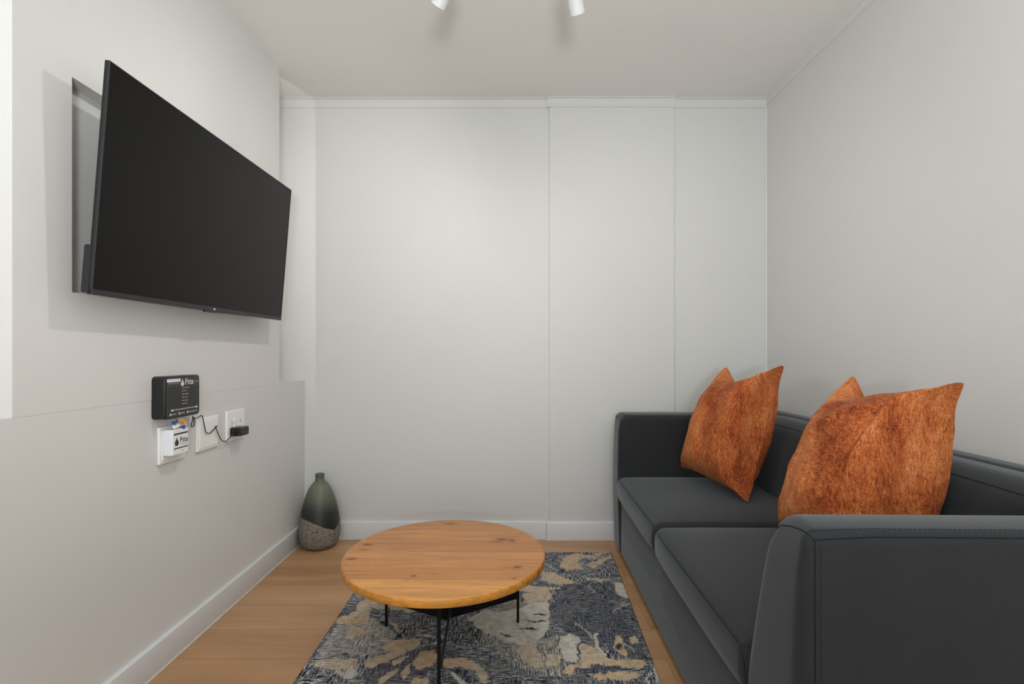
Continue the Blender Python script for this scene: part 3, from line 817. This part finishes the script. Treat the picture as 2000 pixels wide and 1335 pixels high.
# local axes: X out of the screen, Y along the width (far = +), Z up
sc = tvobj('screen', B(-0.006, -0.0004, -TW/2+0.003, TW/2-0.003, -TH/2+0.013, TH/2-0.003), M['screen'])
bz = bmesh.new()
box(bz, -0.010, 0.0008, -TW/2, -TW/2+0.0035, -TH/2, TH/2, 0.0006, 1); box(bz, -0.010, 0.0008, TW/2-0.0035, TW/2, -TH/2, TH/2, 0.0006, 1)
box(bz, -0.010, 0.0008, -TW/2, TW/2, TH/2-0.0035, TH/2, 0.0006, 1); box(bz, -0.010, 0.0014, -TW/2, TW/2, -TH/2, -TH/2+0.0135, 0.001, 1)
box(bz, -0.012, -0.006, -TW/2, TW/2, -TH/2, TH/2)
tvobj('bezel', bz, M['tv_plastic'])
hs = soft_box(-0.034, -0.011, -TW/2+0.004, TW/2-0.09, -TH/2+0.003, -TH/2+0.125, 0.006, (2, 4, 4))
tvobj('rear_housing', hs, M['tv_plastic'], smooth=True)
tvobj('sensor_bar', B(-0.008, 0.002, -0.045, 0.012, -TH/2-0.006, -TH/2+0.001, 0.001, 1), M['black_plastic'])
lg = B(0.001, 0.0019, 0.0, 0.010, -TH/2+0.004, -TH/2+0.0095)
tvobj('logo', lg, M['print_white'])['label'] = 'tiny pale maker mark on the lower bezel'
br_ = B(-0.075, -0.012, -0.20, -0.16, -0.16, 0.16); box(br_, -0.075, -0.012, 0.16, 0.20, -0.16, 0.16); box(br_, -0.085, -0.07, -0.24, 0.24, -0.05, 0.05)
tvobj('wall_bracket', br_, M['black_metal'])

# ================================================================== WALL BOX (router), PLATES, CABLES
def text_mesh(s, size, ext=0.0002, shear=0.0):
    cu = bpy.data.curves.new('t', 'FONT'); cu.body = s; cu.size = size; cu.extrude = ext; cu.align_x = 'CENTER'; cu.align_y = 'CENTER'; cu.shear = shear; cu.offset = size*0.014; cu.space_character = 1.06
    cu.resolution_u = 3
    o = bpy.data.objects.new('t', cu); C.objects.link(o)
    me = bpy.data.meshes.new_from_object(o.evaluated_get(bpy.context.evaluated_depsgraph_get()))
    bpy.data.objects.remove(o); bpy.data.curves.remove(cu); return me
WALLROT = Matrix(((0,0,1,0),(1,0,0,0),(0,1,0,0),(0,0,0,1)))      # text x -> +Y, text y -> +Z, text z -> +X
def decal(name, me, mat, parent, x, y, z):
    me.transform(Matrix.Translation((x, y, z)) @ WALLROT); return link(name, me, mat, parent)
def flat_poly(pts, t=0.0004):
    bm = bmesh.new(); a = [bm.verts.new((p[0], p[1], 0)) for p in pts]; b = [bm.verts.new((p[0], p[1], t)) for p in pts]
    bm.faces.new(a); bm.faces.new(b)
    for i in range(len(pts)): bm.faces.new((a[i], a[(i+1) % len(pts)], b[(i+1) % len(pts)], b[i]))
    bmesh.ops.recalc_face_normals(bm, faces=bm.faces)
    me = bpy.data.meshes.new('p'); bm.to_mesh(me); bm.free(); return me
def drop_meshes(h):
    """flame-drop emblem made of three upright slivers"""
    out = []
    def half_w(t): return 0.30*math.sin(math.pi*min(1, (1-t)**0.75)) if t < 1 else 0
    def strip(x0, x1, top):
        N = 14; L = []; R = []
        for i in range(N+1):
            t = i/N*top; wd = 0.34*math.sqrt(max(0, 1-((t-0.30)/0.30)**2)) if t < .30 else 0.34*(1-((t-.30)/.70)**1.3)
            a, b = max(x0, -wd), min(x1, wd)
            if b > a: L.append((a*h, (t-.5)*h)); R.append((b*h, (t-.5)*h))
        return flat_poly(L + R[::-1]) if len(L) > 1 else None
    def wd(t): return 0.34*math.sqrt(max(0, 1-((t-0.30)/0.30)**2)) if t < .30 else 0.34*(1-((t-.30)/.70)**1.25)
    T0 = 0.42; L = [(-wd(T0*i/12)*h, (T0*i/12-.5)*h) for i in range(13)]; R_ = [(-x, y) for x, y in L]
    out.append(flat_poly(L[1:] + [(x, y) for x, y in R_[:0:-1]] + [(0, -.5*h)]))
    for x0, x1, top in ((-.34, -.105, .66), (-.07, .07, .97), (.105, .34, .74)):
        L, R2 = [], []
        for i in range(9):
            t = T0 + (top-T0)*i/8; w_ = wd(t); a, b = max(x0, -w_), min(x1, w_)
            if b > a: L.append((a*h, (t-.5)*h)); R2.append((b*h, (t-.5)*h))
        if len(L) > 1: out.append(flat_poly(L + R2[::-1]))
    bm = bmesh.new()
    for m in out: bm.from_mesh(m)
    me = bpy.data.meshes.new('drop'); bm.to_mesh(me); bm.free(); return me

def rounded_panel(x0, x1, y0, y1, z0, z1, r, n=6):
    bm = bmesh.new(); P_ = []
    for cy, cz, a0 in ((y1-r, z1-r, 0), (y0+r, z1-r, 90), (y0+r, z0+r, 180), (y1-r, z0+r, 270)):
        for k in range(n+1): a = math.radians(a0+90*k/n); P_.append((cy+r*math.cos(a), cz+r*math.sin(a)))
    A_ = [bm.verts.new((x0, y, z)) for y, z in P_]; B_ = [bm.verts.new((x1, y, z)) for y, z in P_]
    bm.faces.new(A_); bm.faces.new(B_)
    for i in range(len(P_)): bm.faces.new((A_[i], A_[(i+1) % len(P_)], B_[(i+1) % len(P_)], B_[i]))
    return bm
RX = XL+0.044
ro = thing('router', 'black backup power router box with white print mounted above the wall plates', 'router', (XL, 1.70, 0.80))
ry0, ry1, rz0, rz1 = -0.09, 0.09, 0.0, 0.137
bm = rounded_panel(0.0, 0.0425, ry0, ry1, rz0, rz1, 0.014, 8)
bmesh.ops.recalc_face_normals(bm, faces=bm.faces)
bmesh.ops.bevel(bm, geom=[e for e in bm.edges if abs(e.verts[0].co.x-0.0425) < 1e-6 and abs(e.verts[1].co.x-0.0425) < 1e-6], offset=0.004, segments=4, profile=0.5, affect='EDGES')
for i in range(4): box(bm, 0.004+i*0.0, 0.030, ry0-0.0008, ry0+0.001, 0.022+i*0.026, 0.040+i*0.026, 0.0006, 1)
obj('case', bm, M['black_plastic'], ro, auto=35)
obj('front_label', rounded_panel(0.040, 0.0435, ry0+0.006, ry1-0.005, rz0+0.006, rz1-0.006, 0.009), M['label_face'], ro)
fx = 0.0436
bm = bmesh.new()
for i in range(14):
    z = 0.033 + i*0.0050
    box(bm, 0.043, 0.0442, -0.078, 0.078, z, z+0.0018)
obj('ridge', bm, M['black_plastic'], ro)
decal('printed_name', text_mesh('Ftta', 0.027), M['print_white'], ro, fx, 0.030, 0.1155)
decal('emblem', drop_meshes(0.024), M['print_white'], ro, fx, -0.006, 0.1145)
box_ = B(fx-0.0002, fx+0.0006, -0.082, -0.016, 0.118, 0.128); obj('sticker', box_, M['paper'], ro)['label'] = 'white paper sticker on the top left corner'
for a in ((-0.078, -0.024, 0.112, 0.1155), (0.056, 0.083, 0.1125, 0.1165)):
    obj('printed_bar', B(fx-0.0002, fx+0.0005, *a), M['print_dim'], ro)
bm = bmesh.new()
rr = random.Random(2)
for i in range(6):
    z = 0.096 - i*0.0105; y = -0.008
    for w_ in (rr.uniform(.008, .014), rr.uniform(.008, .018)):
        box(bm, 0.0440, 0.0446, y, y+w_, z, z+0.0014); y += w_+0.004
obj('printed_text', bm, M['print_white'], ro)
bm = bmesh.new()
box(bm, fx, fx+.0005, -0.062, -0.050, 0.0245, 0.030); box(bm, fx, fx+.0005, 0.062, 0.074, 0.0245, 0.030)
y = -0.044
for w_ in (.018, .006, .020, .012, .016, .018):
    box(bm, fx, fx+.0005, y, y+w_, 0.0265, 0.0285); y += w_+0.0025
for y, w_ in ((-0.068, .026), (-0.024, .026), (0.018, .056)):
    box(bm, fx, fx+.0005, y, y+0.006, 0.0105, 0.0175); box(bm, fx, fx+.0005, y+0.010, y+0.008+w_*0.8, 0.0130, 0.0148)
obj('printed_footer', bm, M['print_white'], ro)

def wall_plate(name, label, cat, y0, y1, z0, z1, group=None):
    t = thing(name, label, cat, (XL, (y0+y1)/2, z0), 0, group); hw = (y1-y0)/2; h = z1-z0
    bm = soft_box(0.0, 0.010, -hw, hw, 0, h, 0.0035, (2, 6, 6)); obj('cover_plate', bm, M['white_plastic'], t, True)
    return t, hw, h
def screws(t, hw, h, pts):
    for y, z in pts:
        bm = lathe(bmesh.new(), [(0.0035, 0), (0.0035, 0.0008), (0, 0.0009)], 12); bm.transform(Matrix.Translation((0.0100, y, z)) @ WALLROT)
        obj('screw', bm, M['pale_plastic'], t)
p1, hw, h = wall_plate('wall_plate', 'white wall plate directly below the black router, behind the fibre box', 'wall plate', 1.633, 1.765, 0.653, 0.773, 'white electrical plates in a row')
obj('raised_frame', soft_box(0.009, 0.013, -hw+0.012, hw-0.012, 0.012, h-0.012, 0.0015, (1,4,4)), M['white_plastic'], p1, True)
p2, hw2, h2 = wall_plate('wall_plate', 'blank white wall plate between the fibre box and the power socket', 'wall plate', 1.83, 1.963, 0.656, 0.776, 'white electrical plates in a row')
obj('raised_frame', soft_box(0.009, 0.0125, -hw2+0.010, hw2-0.010, 0.010, h2-0.010, 0.0015, (1,4,4)), M['white_plastic'], p2, True)
p3, hw3, h3 = wall_plate('power_socket', 'white double power socket with two small switches and a black adapter', 'socket', 2.02, 2.155, 0.660, 0.780, 'white electrical plates in a row')
for z in (0.078, 0.060):
    obj('rocker_switch', soft_box(0.009, 0.016, -0.030, -0.012, z-0.0065, z+0.0065, 0.002, (1,2,2)), M['white_plastic'], p3, True)
    obj('switch_recess', B(0.0098, 0.0103, -0.034, -0.030, z-0.007, z+0.007), M['print_dim'], p3)
bm = B(0.0098, 0.0103, 0.031, 0.0345, 0.068, 0.078); obj('socket_slot', bm, M['print_black'], p3)

fb = thing('fibre_box', 'small white fibre terminal box with black print fixed on the leftmost wall plate', 'terminal box', (XL+0.0105, 1.6835, 0.680))
obj('case', soft_box(0.003, 0.034, -0.0395, 0.0395, 0, 0.083, 0.003, (3, 5, 5)), M['pale_plastic'], fb, True)
obj('front_label', B(0.0335, 0.0343, -0.037, 0.038, 0.003, 0.080), M['white_plastic'], fb)
FX = 0.0344
decal('printed_name', text_mesh('Ftta', 0.025), M['print_black'], fb, FX, 0.016, 0.046)
decal('emblem', drop_meshes(0.028), M['print_black'], fb, FX, -0.020, 0.044)
for a in ((0.0655, 0.0705), (0.020, 0.0235)):
    obj('printed_bar', B(FX-.0002, FX+.0004, -0.034, 0.036, *a), M['print_black'], fb)
bm = B(FX-.0002, FX+.0004, 0.000, 0.034, 0.0315, 0.033); box(bm, FX-.0002, FX+.0004, 0.006, 0.014, 0.010, 0.012)
obj('printed_text', bm, M['print_dim'], fb)

ad = thing('power_adapter', 'black plug-in power adapter with thin drooping cord, in the rightmost white socket', 'adapter', (XL+0.010, 2.07, 0.680))
obj('case', soft_box(0.0, 0.046, -0.032, 0.030, 0.0, 0.034, 0.004, (3, 4, 3)), M['black_plastic'], ad, True)
obj('cable_gland', tube(bmesh.new(), [(0.022, -0.031, 0.012), (0.022, -0.046, 0.010)], [0.004, 0.0022], 8), M['black_plastic'], ad, True)

def wpt(px, py, x=XL+0.018):
    d = -x/((1000-px)/1000); return (x, d, CAMZ-(py-690)/1000*d)
cab = [wpt(376, 812, XL+0.030), wpt(380, 817, XL+0.026), wpt(388, 814), wpt(394.5, 811.5), wpt(398, 825), wpt(400.5, 838), wpt(403.5, 845), wpt(410, 845.5), wpt(417, 838.5), wpt(421.5, 836), wpt(427, 849), wpt(433, 859.5), wpt(440, 861.5), wpt(448, 855), (XL+0.032, 2.03, 0.6925)]
AO = Matrix.Translation((-(XL+0.010), -2.07, -0.680))
def ad_tube(pts, r, n=7):
    b = tube(bmesh.new(), pts, r, n); b.transform(AO); return b
pc = obj('cord', ad_tube(catmull(cab, 8), 0.0017), M['black_plastic'], ad, True)
obj('cable_tie', ad_tube([wpt(420.5, 834.5), wpt(423.5, 832)], 0.003, 6), M['black_plastic'], pc)
lp = [wpt(377, 814, XL+0.030), wpt(375.5, 822, XL+0.030), wpt(373.5, 830, XL+0.030), wpt(375.5, 833.5, XL+0.030), wpt(378.5, 829, XL+0.030), wpt(379, 820, XL+0.030), wpt(378.5, 814, XL+0.030)]
obj('cord_loop', ad_tube(catmull(lp, 6), 0.0018), M['black_plastic'], pc, True)
# coloured fibre leads curled between router and fibre box
fc = thing('fibre_lead', 'curled yellow fibre lead with orange and blue connectors under the router', 'cable', wpt(348, 826, XL+0.03))
o0 = Vector(wpt(348, 826, XL+0.03))
def loc(px, py, x): return Vector(wpt(px, py, x)) - o0
ring = [loc(342, 836, XL+.036), loc(339, 829, XL+.036), loc(341, 821, XL+.036), loc(349, 818.5, XL+.036), loc(358, 819, XL+.036), loc(362.5, 826, XL+.036), loc(362, 836, XL+.036), loc(354, 843, XL+.036)]
obj('yellow_fibre', tube(bmesh.new(), catmull(ring, 6), 0.0016, 6), M['yellow'], fc, True)
ring2 = [loc(345, 842, XL+.038), loc(346, 834, XL+.038), loc(352, 840, XL+.038), loc(359, 840, XL+.038), loc(361, 832, XL+.038), loc(357, 824, XL+.038)]
obj('orange_fibre', tube(bmesh.new(), catmull(ring2, 6), 0.0014, 6), M['orange'], fc, True)
def plug(name, a, b, r, mat):
    flat_bar(name, a, b, r, r, mat, fc)
plug('blue_connector', loc(338.5, 827, XL+.037), loc(345, 820.5, XL+.037), 0.009, M['blue'])
plug('blue_connector', loc(354, 836, XL+.040), loc(360, 833, XL+.040), 0.009, M['blue'])
plug('orange_connector', loc(349, 822, XL+.038), loc(356, 821, XL+.038), 0.008, M['orange'])
plug('white_sleeve', loc(340, 834, XL+.037), loc(348, 829, XL+.037), 0.010, M['white_plastic'])

# ================================================================== CEILING SPOTLIGHTS
def spotlight(label, mouth, aim, up_len=0.105):
    aim = Vector(aim).normalized(); back = mouth - aim*up_len
    t = thing('ceiling_spotlight', label, 'spotlight', (back.x, back.y, ZC), 0, 'white cylinder spotlights on the ceiling')
    o = Vector((back.x, back.y, ZC)); q = (-aim).to_track_quat('Z', 'Y').to_matrix().to_4x4()
    R0 = 0.0235
    bm = lathe(bmesh.new(), [(R0-0.0015, 0.0), (R0, 0.0008), (R0, up_len-0.004), (R0-0.004, up_len), (0, up_len), (0, up_len-0.01), (R0-0.006, up_len-0.02), (R0-0.0025, 0.004), (R0-0.0022, 0.0)], 40)
    bm.transform(Matrix.Translation(mouth-o) @ q)
    head = obj('lamp_head', bm, M['white_metal'], t, auto=40)
    bm = lathe(bmesh.new(), [(0, 0.030), (R0-0.004, 0.030), (R0-0.004, 0.034), (0, 0.034)], 32); bm.transform(Matrix.Translation(mouth-o) @ q)
    obj('lamp_lens', bm, M['lens'], head)
    mid = mouth - aim*0.07
    obj('stem', tube(bmesh.new(), [mid-o + Vector((0,0,0.02)), (mid.x-o.x, mid.y-o.y, -0.018)], 0.005, 12), M['white_metal'], t, True)
    bm = lathe(bmesh.new(), [(0,-0.022), (0.042,-0.022), (0.045,-0.019), (0.045,0.0), (0,0)], 40); bm.transform(Matrix.Translation((mid.x-o.x, mid.y-o.y, 0)))
    obj('canopy', bm, M['white_metal'], t, auto=40)
spotlight('white cylinder ceiling spotlight on the left, aimed down towards the television', SPOT_L, AIM_L)
spotlight('white cylinder ceiling spotlight on the right, aimed down towards the sofa', SPOT_R, AIM_R)
